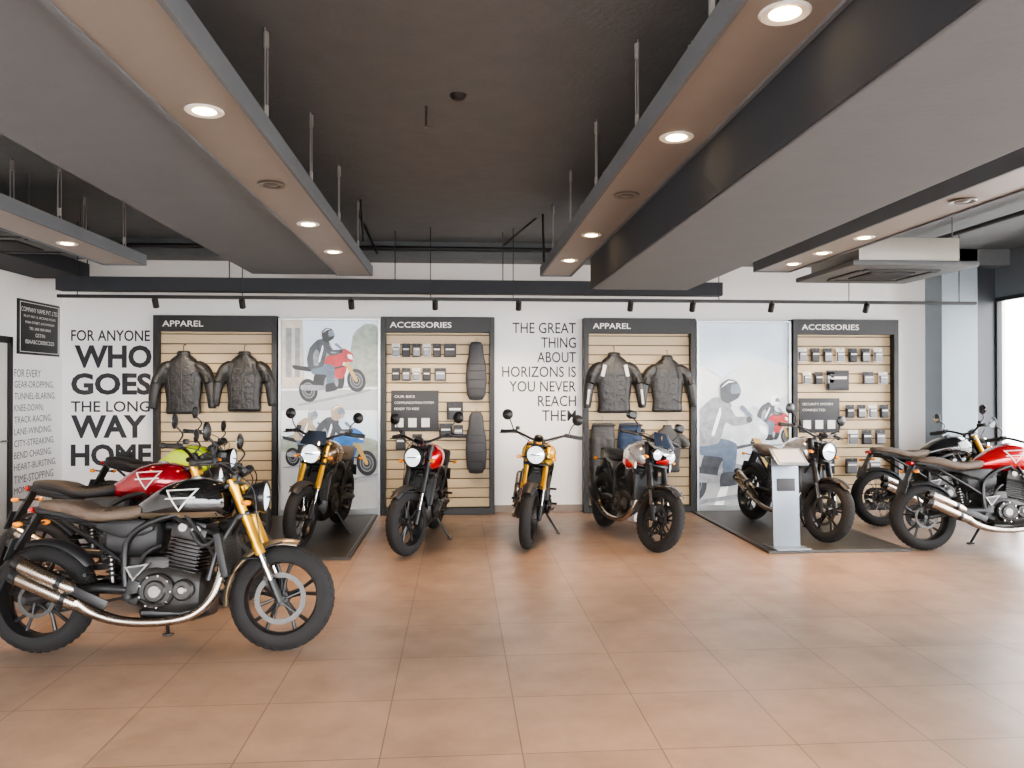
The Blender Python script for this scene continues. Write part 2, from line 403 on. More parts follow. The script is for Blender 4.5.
    e1 = Vector(hb[-1]); e0 = Vector(hb[-2]); dr = (e1-e0).normalized(); g0 = e1-dr*.12
    add('grips', both(merge([lathe([(.012, 0), (.022, .003), (.019, .01), (.018, .11), (.021, .125), (.021, .14), (.014, .145), (0, .145)], g0, dr, 14)])), M_BLKP, E, St)
    add('switchgear', both(box(g0-dr*.03, (.045, .05, .04), .01)), M_BLKP, E, St)
    add('levers', both(tube([g0+Vector((.03, -.03, -.005)), g0+Vector((.065, .01, -.01))+dr*.02, g0+Vector((.065, 0, -.012))+dr*.10, g0+Vector((.05, 0, -.01))+dr*.15], [.009, .007, .006, .007], 8, 4)), M_DISC, E, St)
    add('brake_reservoir', [cyl(Vector((g0.x+.05, -(g0.y-.06), g0.z+.04)), .022, .035, (0, 0, 1))], M_BLKP, E, St)
    ms = g0-dr*.01
    mc = Vector((ms.x-.02, ms.y+.075, ms.z+.165))
    add('mirror_stems', both(tube([ms+Vector((0, 0, .02)), ms+Vector((.035, .02, .08)), mc+Vector((.012, -.02, -.03)), mc+Vector((.012, 0, 0))], .006, 8, 5)), M_BLK, E, St)
    if street:
        mp = both(loft([(mc.x-.008, mc.y, mc.z, .06, .035, 3), (mc.x, mc.y, mc.z, .07, .043, 3), (mc.x+.025, mc.y, mc.z, .045, .025, 3)], 20))
        mg = both(box((mc.x-.0085, mc.y, mc.z), (.003, .11, .06), .001))
    else:
        mp = both(lathe([(.052, 0), (.056, .005), (.054, .014), (.03, .026), (0, .03)], mc, (1, 0, 0), 28)); mg = both(cyl(mc-Vector((.001, 0, 0)), .049, .003, (1, 0, 0), 28, .001))
    add('mirrors', [mp, mg], [M_BLK, M_MIR], E, St)
    add('control_cables', [tube([g0*1.0+Vector((.03, -.02, 0)), (.46, .18, 1.06), (.50, .05, .98), (.42, .06, .85)], .004, 6, 6), tube([(g0.x+.03, -g0.y+.02, g0.z), (.47, -.18, 1.07), (.51, -.06, .99), (.44, -.07, .84)], .004, 6, 6),
                           tube([(.40, -.10, 1.04), (.52, -.11, .95), (.56, -.11, .75), (.62, -.11, .45)], .004, 6, 6)], M_BLKP, E, St)
    add('gauge', [cyl((.455, 0, 1.05), .048, .035, (-.6, 0, .8), 26, .006), cyl((.445, 0, 1.064), .040, .008, (-.6, 0, .8), 26, .001)], [M_BLK, M_SCR], E, St)
    if street:
        for s in (-1, 1):
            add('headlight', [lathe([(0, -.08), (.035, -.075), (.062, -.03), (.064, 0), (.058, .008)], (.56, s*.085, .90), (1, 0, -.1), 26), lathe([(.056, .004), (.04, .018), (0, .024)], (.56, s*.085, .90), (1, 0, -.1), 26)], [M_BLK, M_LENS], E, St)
        add('nose_cowl', [loft([(.40, 0, 1.0, .10, .02, 3), (.48, 0, .985, .13, .03, 3), (.56, 0, .95, .12, .025, 3), (.61, 0, .915, .05, .015, 3)], 18), loft([(.54, 0, .83, .06, .02, 3), (.60, 0, .85, .05, .025, 3), (.63, 0, .87, .02, .01, 3)], 14)], [tank, stripe or tank], E, St)
        sh = loft([(.12, .16, .85, .014, .05, 3), (.22, .185, .82, .022, .10, 3), (.34, .195, .80, .02, .085, 3), (.43, .185, .78, .01, .035, 3)], 16)
        add('radiator_shroud', both(sh), tank, E)
        sh = loft([(.16, .20, .80, .008, .03, 3), (.30, .217, .78, .008, .045, 3), (.40, .20, .77, .005, .015, 3)], 12)
        add('shroud_accent', both(sh), stripe or M_BLK, E)
    else:
        c = (.56, 0, .895)
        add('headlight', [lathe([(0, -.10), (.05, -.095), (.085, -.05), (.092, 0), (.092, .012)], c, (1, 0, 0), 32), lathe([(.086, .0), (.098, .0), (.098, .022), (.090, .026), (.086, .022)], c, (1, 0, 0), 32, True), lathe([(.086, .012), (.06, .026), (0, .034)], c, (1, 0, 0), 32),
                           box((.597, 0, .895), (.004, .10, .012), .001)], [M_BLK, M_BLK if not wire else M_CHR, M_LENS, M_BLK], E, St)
        add('headlight_bracket', both(tube([(.54, .095, .895), (.46, .10, .90)], .012, 8)), M_BLK, E, St)
    if screen:
        V, F = [], []
        for i in range(7):
            for j in range(9):
                t = i/6; u = -1+j/4
                V.append(Vector((.60-.10*t-.05*u*u, u*(.13-.04*t*t), .985+.13*t)))
        for i in range(6):
            for j in range(8): a = i*9+j; F.append((a, a+1, a+10, a+9))
        add('fly_screen', (V, F), M_SCR, E, St, recalc=False)
    fi = both(tube([(.49, .09, .86), (.50, .15, .86)], .007, 8)); fl = both(loft([(.48, .175, .86, .012, .01), (.505, .175, .86, .026, .019), (.53, .175, .86, .018, .012)], 12))
    add('front_indicators', [fi, fl], [M_BLKP, M_AMB], E, St)
    return E

P = lambda n, c, m=.3, r=.16: mat('paint_'+n, c, r, m, coat=1)
RED = P('red', (.55, .008, .012)); CRED = P('deep_red', (.32, .005, .015)); BLK = M_GLB; YEL = P('yellow', (.85, .45, .01), 0); FLU = P('fluoro', (.60, .82, .01), 0)
SIL = P('silver', (.55, .55, .56), .6); KHA = P('bronze', (.20, .125, .07), .5); GRY = P('grey', (.10, .105, .11), .5)
S_BR = mat('seat_taupe', (.13, .092, .065), .6, bump=.3, bscale=120); S_BK = mat('seat_black', (.02, .019, .019), .6, bump=.3, bscale=120)
SILV = mat('fender_silver', (.40, .32, .22), .3, .8)

bike((-2.437, 4.70), (-1.05, 4.635), tank=BLK, seat=S_BR, fend=SILV, side=M_BLKP, stripe=SILV, logo=True, steer=4, fang=(75, 188))
bike((-3.02, 5.72), (-1.62, 5.62), tank=CRED, seat=S_BK, fork=M_GOLD, fend=M_BLKP, logo=True, steer=12)
bike((-3.38, 7.66), (-2.04, 7.26), tank=FLU, seat=S_BK, fend=FLU, fork=M_BLK, steer=14)
bike((-1.36, 8.86), (-1.53, 7.47), z0=.02, tank=KHA, seat=S_BR, fend=M_BLKP, fork=M_GOLD, steer=-8, wire=True, screen=True)
bike((-.28, 8.57), (-.50, 7.19), tank=RED, seat=S_BK, fork=M_BLK, steer=-22, fend=M_BLKP, wire=False)
bike((.86, 8.80), (.65, 7.42), tank=YEL, seat=S_BK, fork=M_GOLD, fend=M_BLKP, steer=-6)
bike((1.62, 8.54), (1.86, 7.16), tank=SIL, seat=S_BK, fork=M_BLK, fend=GRY, stripe=RED, style='street', steer=18, rstripe=RED, screen=True)
bike((3.42, 8.78), (3.62, 7.40), z0=.02, tank=SIL, seat=S_BR, fork=M_BLK, fend=M_BLKP, side=GRY, steer=12, logo=False)
bike((4.45, 7.07), (5.84, 6.98), tank=RED, seat=S_BR, fend=M_BLKP, logo=True, steer=6)
bike((4.72, 8.33), (6.12, 8.30), tank=BLK, seat=S_BR, fend=M_BLKP, steer=8, wire=True)

# ------------------------------------------------------------------ room
XL, XR, YB, YF, ZC = -4.745, 6.95, 9.60, -3.0, 3.30
M_WALL = mat('wall_white', (.90, .885, .875), .7, var=.015, bump=.05, bscale=60)
M_CEIL = mat('ceiling_grey', (.155, .165, .175), .8, bump=.25, bscale=35, var=.12)
M_BEAM = mat('beam_grey', (.155, .168, .185), .8, bump=.08, bscale=30)
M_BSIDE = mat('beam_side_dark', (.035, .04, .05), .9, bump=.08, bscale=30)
M_BEAMD = mat('beam_dark', (.03, .033, .04), .75)
M_STRIP = mat('light_raft_metal', (.29, .26, .235), .5, .1)
M_FRM = mat('frame_black', (.014, .014, .015), .45)
M_COLM = mat('column_paint', (.30, .36, .40), .5)

def floor_mat():
    m = bpy.data.materials.new('floor_tile'); m.use_nodes = True
    nt = m.node_tree; N = nt.nodes; L = nt.links; b = N['Principled BSDF']
    tc = N.new('ShaderNodeTexCoord'); mp = N.new('ShaderNodeMapping')
    mp.inputs['Location'].default_value = (.327, -3.86+3.6, 0)
    L.new(tc.outputs['Object'], mp.inputs['Vector'])
    br = N.new('ShaderNodeTexBrick'); br.offset = 0; br.squash = 1
    br.inputs['Scale'].default_value = 1; br.inputs['Brick Width'].default_value = .6; br.inputs['Row Height'].default_value = .6
    br.inputs['Mortar Size'].default_value = .0034; br.inputs['Mortar Smooth'].default_value = .3; br.inputs['Bias'].default_value = 0
    br.inputs['Color1'].default_value = (.265, .190, .142, 1); br.inputs['Color2'].default_value = (.305, .217, .160, 1); br.inputs['Mortar'].default_value = (.13, .095, .075, 1)
    L.new(mp.outputs[0], br.inputs['Vector'])
    nz = N.new('ShaderNodeTexNoise'); nz.inputs['Scale'].default_value = 2.6; nz.inputs['Detail'].default_value = 9; nz.inputs['Roughness'].default_value = .7
    L.new(tc.outputs['Object'], nz.inputs['Vector'])
    cr = N.new('ShaderNodeValToRGB'); cr.color_ramp.elements[0].position = .3; cr.color_ramp.elements[0].color = (.76, .76, .78, 1); cr.color_ramp.elements[1].position = .72; cr.color_ramp.elements[1].color = (1.18, 1.17, 1.17, 1)
    L.new(nz.outputs['Fac'], cr.inputs[0])
    mx = N.new('ShaderNodeMix'); mx.data_type = 'RGBA'; mx.blend_type = 'MULTIPLY'; mx.inputs[0].default_value = 1
    L.new(br.outputs['Color'], mx.inputs[6]); L.new(cr.outputs[0], mx.inputs[7]); L.new(mx.outputs[2], b.inputs['Base Color'])
    n2 = N.new('ShaderNodeTexNoise'); n2.inputs['Scale'].default_value = 5; n2.inputs['Detail'].default_value = 6
    L.new(tc.outputs['Object'], n2.inputs['Vector'])
    mr = N.new('ShaderNodeMapRange'); mr.inputs['To Min'].default_value = .24; mr.inputs['To Max'].default_value = .46
    L.new(n2.outputs['Fac'], mr.inputs['Value']); L.new(mr.outputs[0], b.inputs['Roughness'])
    bp = N.new('ShaderNodeBump'); bp.inputs['Strength'].default_value = .3; bp.inputs['Distance'].default_value = .003; bp.invert = True
    L.new(br.outputs['Fac'], bp.inputs['Height']); L.new(bp.outputs['Normal'], b.inputs['Normal'])
    return m
add('floor', b2(XL-.2, XR+.2, YF-.2, YB+.2, -.12, 0), floor_mat(), smooth=False)
add('ceiling', b2(XL-.2, XR+.2, YF-.2, YB+.2, ZC, ZC+.15), M_CEIL, smooth=False)
add('wall_back', b2(XL-.2, XR+.2, YB, YB+.2, 0, ZC), M_WALL, smooth=False)
add('wall_left', b2(XL-.2, XL, YF-.2, YB, 0, ZC), M_WALL, smooth=False)
add('baseboard_back', b2(XL, 6.0, YB-.015, YB, 0, .09, .003), mat('skirting', (.25, .2, .17), .5), smooth=False)
add('column', b2(6.05, 6.52, YB-.35, YB, 0, ZC, .004), M_COLM, smooth=False)
add('trim_corner', b2(6.52, XR, YB-.08, YB, 0, ZC, .004), mat('dark_panel', (.06, .065, .075), .4), smooth=False)

def glass_mat():
    m = bpy.data.materials.new('window_glass'); m.use_nodes = True
    nt = m.node_tree; N = nt.nodes; L = nt.links; N.remove(N['Principled BSDF'])
    tr = N.new('ShaderNodeBsdfTransparent'); gl = N.new('ShaderNodeBsdfGlossy'); gl.inputs['Roughness'].default_value = .02
    mx = N.new('ShaderNodeMixShader'); fr = N.new('ShaderNodeLayerWeight'); fr.inputs[0].default_value = .15
    L.new(fr.outputs['Fresnel'], mx.inputs[0]); L.new(tr.outputs[0], mx.inputs[1]); L.new(gl.outputs[0], mx.inputs[2]); L.new(mx.outputs[0], N['Material Output'].inputs[0])
    return m
GL = glass_mat()
add('wall_right', [b2(XR, XR+.15, YF, YB, 2.72, ZC), b2(XR, XR+.15, YF, YB, 0, .12)], M_BEAM, smooth=False)
def glazing(name, a, b, fixed, axis, z0, z1):
    W = empty(name); fr = []; gl = []
    n = max(1, round((b-a)/1.6)); w = (b-a)/n
    for i in range(n+1):
        p = a+i*w
        fr.append(b2(fixed, fixed+.07, p-.03, p+.03, z0, z1) if axis == 'y' else b2(p-.03, p+.03, fixed-.07, fixed, z0, z1))
    for z in (z0, z1-.05):
        fr.append(b2(fixed, fixed+.07, a, b, z, z+.05) if axis == 'y' else b2(a, b, fixed-.07, fixed, z, z+.05))
    if axis == 'y': gl.append(([(fixed+.03, a, z0), (fixed+.03, b, z0), (fixed+.03, b, z1), (fixed+.03, a, z1)], [(0, 1, 2, 3)]))
    else: gl.append(([(a, fixed-.03, z0), (b, fixed-.03, z0), (b, fixed-.03, z1), (a, fixed-.03, z1)], [(0, 1, 2, 3)]))
    add('mullions', fr, M_FRM, W, smooth=False); add('panes', gl, GL, W, smooth=False, recalc=False)
glazing('window_1', YF, YB-.08, XR, 'y', .12, 2.72)
glazing('window_2', XL, XR, YF, 'x', .0, 3.0)
add('wall_front', b2(XL-.2, XR+.2, YF-.2, YF, 3.0, ZC), M_BEAM, smooth=False)
add('ground_outside', b2(-40, 60, -40, 40, -.2, -.13), mat('paving', (.5, .48, .45), .8), smooth=False)

add('ceiling_beam', [b2(-2.2, -1.27, YF, 8.4, 2.77, ZC, .01)], M_BEAM, smooth=False)
add('ceiling_beam', [b2(1.225, 2.12, YF, 7.0, 2.455, ZC, .01), b2(1.212, 1.225, YF, 7.0, 2.46, ZC)], [M_BEAM, M_BSIDE], smooth=False)
add('beam_rear', b2(XL, XR, 9.25, YB, 3.1, ZC), M_CEIL, smooth=False)
M_BULB = mat('bulb_on', (1, .8, .5), .4, emit=40, ecol=(1, .66, .30)); M_BULBOFF = mat('bulb_off', (.12, .11, .1), .3)
def raft(name, x0, x1, y1, lights, z=2.75, y0=-1.5):
    E = empty(name)
    g = [b2(x0, x1, y0, y1, z, z+.02), b2(x0-.012, x0+.008, y0, y1, z-.012, z+.09), b2(x1-.008, x1+.012, y0, y1, z-.012, z+.09), b2(x0, x1, y1-.01, y1+.01, z-.012, z+.09)]
    add('raft_tray', g, [M_STRIP, M_BEAM, M_BEAM, M_BEAM], E, smooth=False)
    rods = []; y = y0+.7
    while y < y1:
        for x in (x0+.02, x1-.02):
            for dy in (0, .05): rods.append(tube([(x, y+dy, z+.02), (x, y+dy, ZC)], .004, 6))
            rods.append(cyl((x, y+.025, z+.15), .012, .06, (0, 0, 1), 8)); rods.append(cyl((x, y+.025, ZC-.05), .014, .08, (0, 0, 1), 10))
        y += 1.15
    add('suspension_rods', rods, mat('rod_zinc', (.34, .33, .32), .5, .3), E)
    xc = (x0+x1)/2
    for y, on in lights:
        add('downlight_bezel', lathe([(.050, -.004), (.075, -.008), (.082, -.002), (.08, .002), (.05, .002)], (xc, y, z-.004), (0, 0, 1), 28, True), M_WHT if on else M_ENGS, E)
        add('downlight_bulb', lathe([(0, -.012), (.035, -.010), (.05, 0)], (xc, y, z-.002), (0, 0, 1), 24), M_BULB if on else M_BULBOFF, E)
        if on:
            l = bpy.data.lights.new('downlight_lamp', 'SPOT'); l.energy = 260; l.color = (1, .64, .36); l.spot_size = radians(66); l.spot_blend = 1; l.shadow_soft_size = .05
            o = bpy.data.objects.new('downlight_lamp', l); o.location = (xc, y, z-.03); COL.objects.link(o); o.parent = E
raft('light_raft', -1.27, -.915, 8.25, [(1.2, 1), (3.4, 1), (4.6, 0), (5.7, 1), (6.84, 1)])
raft('light_raft', .88, 1.195, 8.15, [(1.2, 1), (2.38, 1), (3.6, 1), (4.7, 0), (5.95, 1), (7.15, 1)])
raft('light_raft', 3.03, 3.40, 7.7, [(2.5, 1), (4.7, 0), (5.9, 1), (6.6, 1), (7.2, 1)])
raft('light_raft', -3.42, -3.03, 7.7, [(2.5, 1), (4.2, 0), (5.45, 1), (6.6, 1)])
add('ceiling_bulkhead', b2(XL, -4.15, 3, 9.0, 2.78, 2.95, .01), M_BEAMD, smooth=False)
add('cable_tray', [b2(-4.3, 3.0, 8.55, 8.70, 2.60, 2.75, .005)]+[tube([(x, 8.62, 2.75), (x, 8.62, ZC-.004)], .006, 6) for x in (-4, -2.5, -.7, .5, 2.8)], M_BEAMD, smooth=False)
T = empty('track_light_rail')
add('rail', [b2(-4.2, 5.9, 8.38, 8.42, 2.50, 2.535, .004)]+[tube([(x, 8.4, 2.53), (x, 8.4, ZC)], .005, 6) for x in (-4, -2.3, -.3, .6, 2.9, 4.4, 5.7)], M_FRM, T, smooth=False)
for x in (-3.2, -2.3, -1.15, -.25, .66, 1.9, 2.6, 3.5, 4.6):
    Ms = Matrix.Translation((x, 8.40, 2.45)) @ RX(28)
    add('spot_head', [cyl((0, 0, 0), .032, .10, (0, 0, 1), 18), cyl((0, 0, .06), .01, .05, (0, 0, 1), 10)], M_FRM, T, Ms)
    l = bpy.data.lights.new('spot_lamp', 'SPOT'); l.energy = 75; l.color = (1, .82, .62); l.spot_size = radians(85); l.spot_blend = .8; l.shadow_soft_size = .03
    o = bpy.data.objects.new('spot_lamp', l); o.location = (x, 8.43, 2.38); o.rotation_euler = (radians(35), 0, 0); COL.objects.link(o); o.parent = T
add('conduit_pipe', tube([(-4.2, 9.05, 3.18), (1.3, 9.05, 3.18)], .028, 10), M_FRM)
add('conduit_pipe', [tube([(-2.75, 4.5, 3.2), (-2.75, 8.9, 3.2)], .02, 10), tube([(-2.60, 4.5, 3.22), (-2.60, 8.9, 3.22)], .015, 10)], M_FRM)
add('conduit_pipe', tube([(5.3, 3, 3.2), (5.3, 9, 3.2)], .025, 10), M_FRM)
add('brace_rod', [tube([(-.75, 7.2, 2.80), (-1.0, 7.9, 3.3)], .012, 8), tube([(-.9, 7.4, 2.95), (-.9, 7.2, 3.3)], .012, 8)], M_FRM)
add('brace_rod', [tube([(.45, 7.5, 2.95), (.8, 7.9, 3.3)], .012, 8), tube([(.85, 7.6, 2.80), (.85, 7.7, 3.3)], .012, 8)], M_FRM)
add('smoke_detector', lathe([(0, -.03), (.03, -.028), (.045, -.012), (.05, 0)], (.0, 4.6, ZC), (0, 0, 1), 20), M_BLKP)
add('sprinkler_head', [tube([(-.2, 4.8, 3.3), (-.2, 4.8, 3.18)], .008, 8), cyl((-.2, 4.8, 3.17), .02, .006, (0, 0, 1))], M_ENGS)

def cassette(x, y, z, s=.98):
    E = empty('ceiling_air_conditioner', (x, y, z))
    add('housing', b2(-.42*s, .42*s, -.42*s, .42*s, .05, .28, .01), mat('galvanised', (.36, .34, .30), .45, .5), E)
    g = [b2(-.52*s, .52*s, -.52*s, .52*s, 0, .05, .015), b2(-.22, .22, -.22, .22, -.015, .01, .005)]
    g += [b2(-.20, .20, -.19+.038*k, -.175+.038*k, -.02, -.01) for k in range(11)]
    g += [b2(-.36, .36, sgn*.36-.03, sgn*.36+.03, -.012, .005, .004) for sgn in (-1, 1)]+[b2(sgn*.36-.03, sgn*.36+.03, -.30, .30, -.012, .005, .004) for sgn in (-1, 1)]
    add('fascia', g, [mat('fascia_grey', (.09, .095, .10), .5)]+[M_FRM]*(len(g)-1), E, smooth=False)
    add('hangers', [tube([(sx*.44, sy*.44, .1), (sx*.44, sy*.44, ZC-z)], .006, 6) for sx in (-1, 1) for sy in (-1, 1)], M_ENGS, E)
cassette(4.15, 7.3, 2.66, 1.15); cassette(-3.95, 7.0, 2.80, .9)

D = empty('door_1')
add('door_leaf', b2(XL, XL+.03, 7.5, 8.42, 0, 2.02, .004), mat('door_white', (.7, .69, .67), .4), D)
add('door_frame', [b2(XL, XL+.05, 8.42, 8.49, 0, 2.09), b2(XL, XL+.05, 7.43, 7.5, 0, 2.09), b2(XL, XL+.05, 7.43, 8.49, 2.02, 2.09)], M_FRM, D, smooth=False)
add('door_handle', tube([(XL+.03, 8.33, 1.0), (XL+.08, 8.33, 1.0), (XL+.08, 8.22, 1.0)], .01, 8), M_ENGS, D)
LWT = Matrix(((0, 0, 1, 0), (1, 0, 0, 0), (0, 1, 0, 0), (0, 0, 0, 1)))
def ltext(s, y, z, w, h, x, bold=.0): return xf(text_geo(s, w, h, bold), Matrix.Translation((x, y, z)) @ LWT)
M_INK = mat('lettering_dark', (.03, .03, .035), .6)
S = empty('wall_sign')
add('sign_board', b2(XL, XL+.02, 8.64, 9.50, 1.92, 2.52, .003), M_FRM, S)
rows = [("COMPANY NAME PVT. LTD.", .76, .05), ("PLOT NO 12, SECOND ROAD", .66, .03), ("MAIN STREET, SHOWROOM", .60, .03), ("TEL 000 000 0000", .45, .03), ("GSTIN", .2, .04), ("00AABCC0000C0Z0", .6, .045)]
gs = []; z = 2.44
for s, w, h in rows: gs.append(ltext(s, 9.07-w/2, z-h, w, h, XL+.023)); z -= h+.035
gs += [b2(XL+.02, XL+.023, 8.67, 9.47, 1.945, 1.952), b2(XL+.02, XL+.023, 8.67, 9.47, 2.488, 2.495), b2(XL+.02, XL+.023, 8.67, 8.677, 1.945, 2.495), b2(XL+.02, XL+.023, 9.463, 9.47, 1.945, 2.495)]
add('sign_text', gs, M_WHT, S, smooth=False, recalc=False)
L1 = [("FOR EVERY", .52), ("GEAR-DROPPING,", .8), ("TUNNEL-BLARING,", .84), ("KNEE-DOWN,", .58), ("TRACK-RACING,", .76), ("LANE-WINDING,", .76), ("CITY-STREAKING,", .82), ("BEND CHASING,", .76), ("HEART-BURSTING,", .86), ("TIME-STOPPING", .80), ("MOMENT OF JOY", .8)]
add('wall_lettering', [ltext(s, 8.60, 1.67-.128*i, w, .085, XL+.003) for i, (s, w) in enumerate(L1)], mat('lettering_grey', (.10, .10, .105), .6), smooth=False, recalc=False)
BIG = [("FOR ANYONE", 2.116, 2.249, -4.64, -3.72, .012), ("WHO", 1.791, 2.068, -4.60, -3.70, .035), ("GOES", 1.466, 1.731, -4.64, -3.70, .035), ("THE LONG", 1.261, 1.393, -4.64, -3.72, .012), ("WAY", .947, 1.225, -4.64, -3.76, .035), ("HOME", .61, .875, -4.64, -3.70, .035)]
add('wall_lettering', [wtext(s, a, z0, b-a, z1-z0, YB-.003, bo) for s, z0, z1, a, b, bo in BIG], M_INK, smooth=False, recalc=False)
L2 = [("THE GREAT", .80), ("THING", .44), ("ABOUT", .49), ("HORIZONS IS", .93), ("YOU NEVER", .84), ("REACH", .48), ("THEM", .43)]
add('wall_lettering', [wtext(s, 1.477-w, 2.235-.183*i, w, .135, YB-.003, .006) for i, (s, w) in enumerate(L2)], M_INK, smooth=False, recalc=False)

# ------------------------------------------------------------------ display panels
PT, PF = 2.42, YB-.16
M_SLAT = mat('slat_board', (.56, .43, .27), .5, var=.08, vscale=3); M_GROOVE = mat('slat_groove', (.12, .09, .06), .6)
def slat_panel(name, x0, x1, title):
    E = empty(name); fw = .06; hd = .19
    add('frame', [b2(x0, x0+fw, PF, YB-.001, 0, PT, .004), b2(x1-fw, x1, PF, YB-.001, 0, PT, .004), b2(x0+fw, x1-fw, PF, YB-.001, PT-hd, PT, .004), b2(x0+fw, x1-fw, PF, YB-.001, 0, .08, .004)], M_FRM, E, smooth=False)
    add('header_text', wtext(title, x0+fw+.05, PT-.135, .068*len(title), .07, PF-.003, .01), M_WHT, E, smooth=False, recalc=False)
    add('backing', b2(x0+fw, x1-fw, YB-.05, YB-.002, .08, PT-hd), M_GROOVE, E, smooth=False)
    g = []; z = .085
    while z < PT-hd-.02:
        g.append(b2(x0+fw, x1-fw, YB-.065, YB-.05, z, min(z+.104, PT-hd), .003)); z += .118
    add('slats', g, M_SLAT, E, smooth=False)
    return E
SP1 = slat_panel('slatwall_display', -3.626, -2.18, 'APPAREL')
SP3 = slat_panel('slatwall_display', -.939, .446, 'ACCESSORIES')
SP5 = slat_panel('slatwall_display', 1.554, 2.964, 'APPAREL')
SP7 = slat_panel('slatwall_display', 4.217, 5.60, 'ACCESSORIES')

def pm(n, c, v=.3, s=7): return mat('print_'+n, c, .35, emit=.5, var=v, vscale=s)
PC = dict(sky=pm('sky', (.55, .64, .73), .25, 1.6), haze=pm('haze', (.60, .63, .66), .3, 2.5), road=pm('road', (.38, .385, .395), .3, 3), tree=pm('tree', (.24, .27, .23), .6, 14), bld=pm('building', (.46, .41, .35), .35, 8), blk=pm('black', (.016, .016, .018)), dk=pm('dark', (.05, .055, .065), .6, 12),
          red=pm('red', (.36, .02, .025), .6, 9), blue=pm('blue', (.03, .13, .36), .6, 9), skin=pm('beige', (.34, .26, .19), .5, 9), white=pm('white', (.85, .86, .88), .1), grey=pm('mid_grey', (.22, .23, .25), .6, 14), gold=pm('gold', (.40, .26, .08)), jean=pm('jean', (.09, .12, .17), .5, 10), glass=pm('visor', (.14, .18, .23), .6), pale=pm('pale_grey', (.46, .49, .53), .5, 8))
def circ(cx, cy, r, n=28, ry=None): return [(cx+r*cos(2*pi*k/n), cy+(ry or r)*sin(2*pi*k/n)) for k in range(n)]
def soft(pts, k=4):
    n = len(pts)
    if n > 20: return pts
    out = []
    for i in range(n):
        p0, p1, p2, p3 = [Vector((*pts[(i+j) % n], 0)) for j in (-1, 0, 1, 2)]
        for j in range(k):
            t = j/k
            v = p1.lerp(p2, t)*.5+(.5*((2*p1)+(p2-p0)*t+(2*p0-5*p1+4*p2-p3)*t*t+(3*p1-p0-3*p2+p3)*t**3))*.5
            out.append((v.x, v.y))
    return out
def pbike(cx, cy, s, body, jac, hel, f=1, tilt=0, drk='blk'):
    ct, st_ = cos(radians(tilt)), sin(radians(tilt))
    T = lambda pts: [(cx+s*(f*x*ct-y*st_), cy+s*(f*x*st_+y*ct)) for x, y in soft(pts)]
    sx = .78
    W1 = lambda x, r: [(x+(a-x)*sx, b) for a, b in circ(x, 0, r)]
    o = [(T([(-.95, -.30), (.95, -.30), (.8, -.36), (-.8, -.36)]), 'grey')]
    for wx in (-.62, .66): o += [(T(W1(wx, .31)), drk), (T(W1(wx, .21)), 'grey'), (T(W1(wx, .19)), 'dk'), (T(W1(wx, .12)), 'grey'), (T(W1(wx, .10)), drk)]
    o += [(T([(-.45, .05), (.25, -.14), (.40, .25), (.2, .5), (-.35, .42)]), drk), (T([(-.2, .0), (.15, -.05), (.2, .2), (-.1, .25)]), 'grey'), (T([(-.12, .04), (.08, .0), (.1, .14), (-.06, .17)]), 'dk'),
            (T([(.62, -.02), (.70, .02), (.46, .80), (.38, .76)]), 'gold'), (T([(-.85, .62), (-.3, .42), (-.05, .45), (.0, .55), (-.4, .58), (-.88, .74)]), drk),
            (T([(-.08, .45), (.3, .36), (.46, .62), (.30, .82), (.05, .78), (-.1, .6)]), body), (T([(.0, .25), (.32, .12), (.5, .40), (.25, .48), (.02, .42)]), body), (T([(.06, .40), (.42, .42), (.44, .46), (.1, .45)]), drk), (T([(.36, .58), (.66, .50), (.72, .70), (.52, .90), (.34, .80)]), body), (T([(.58, .62), (.68, .56), (.68, .68), (.58, .72)]), 'white'),
            (T([(.42, .9), (.50, .88), (.36, 1.08), (.30, 1.04)]), 'glass'),
            (T([(-.78, .04), (-.2, -.08), (-.2, .04), (-.76, .18)]), 'grey'),
            (T([(-.42, .55), (-.1, .62), (.18, .48), (.06, .0), (-.12, -.02), (-.08, .3), (-.42, .40)]), 'jean'), (T([(-.18, -.14), (.12, -.14), (.08, .06), (-.14, .06)]), drk),
            (T([(-.48, .55), (-.12, .54), (.02, .80), (.18, 1.10), (.10, 1.24), (-.10, 1.26), (-.34, 1.10), (-.48, .82)]), jac), (T([(-.34, .62), (-.22, .60), (-.12, .85), (-.18, 1.02), (-.30, .90)]), 'grey'), (T([(-.20, .70), (-.16, .68), (.02, 1.05), (-.02, 1.08)]), 'white'), (T([(.02, 1.18), (.16, 1.06), (.22, .92), (.44, .88), (.42, .78), (.14, .78), (.0, .98)]), jac), (T([(.16, .84), (.30, .81), (.30, .84), (.18, .88)]), 'grey'), (T(circ(.43, .84, .05)), drk),
            (T([(.02, 1.22), (.04, 1.44), (.18, 1.52), (.32, 1.46), (.36, 1.30), (.30, 1.20), (.12, 1.14)]), hel), (T([(.20, 1.28), (.36, 1.28), (.34, 1.42), (.22, 1.42)]), 'glass'), (T([(.05, 1.40), (.18, 1.49), (.28, 1.46), (.18, 1.46)]), 'white')]
    return o
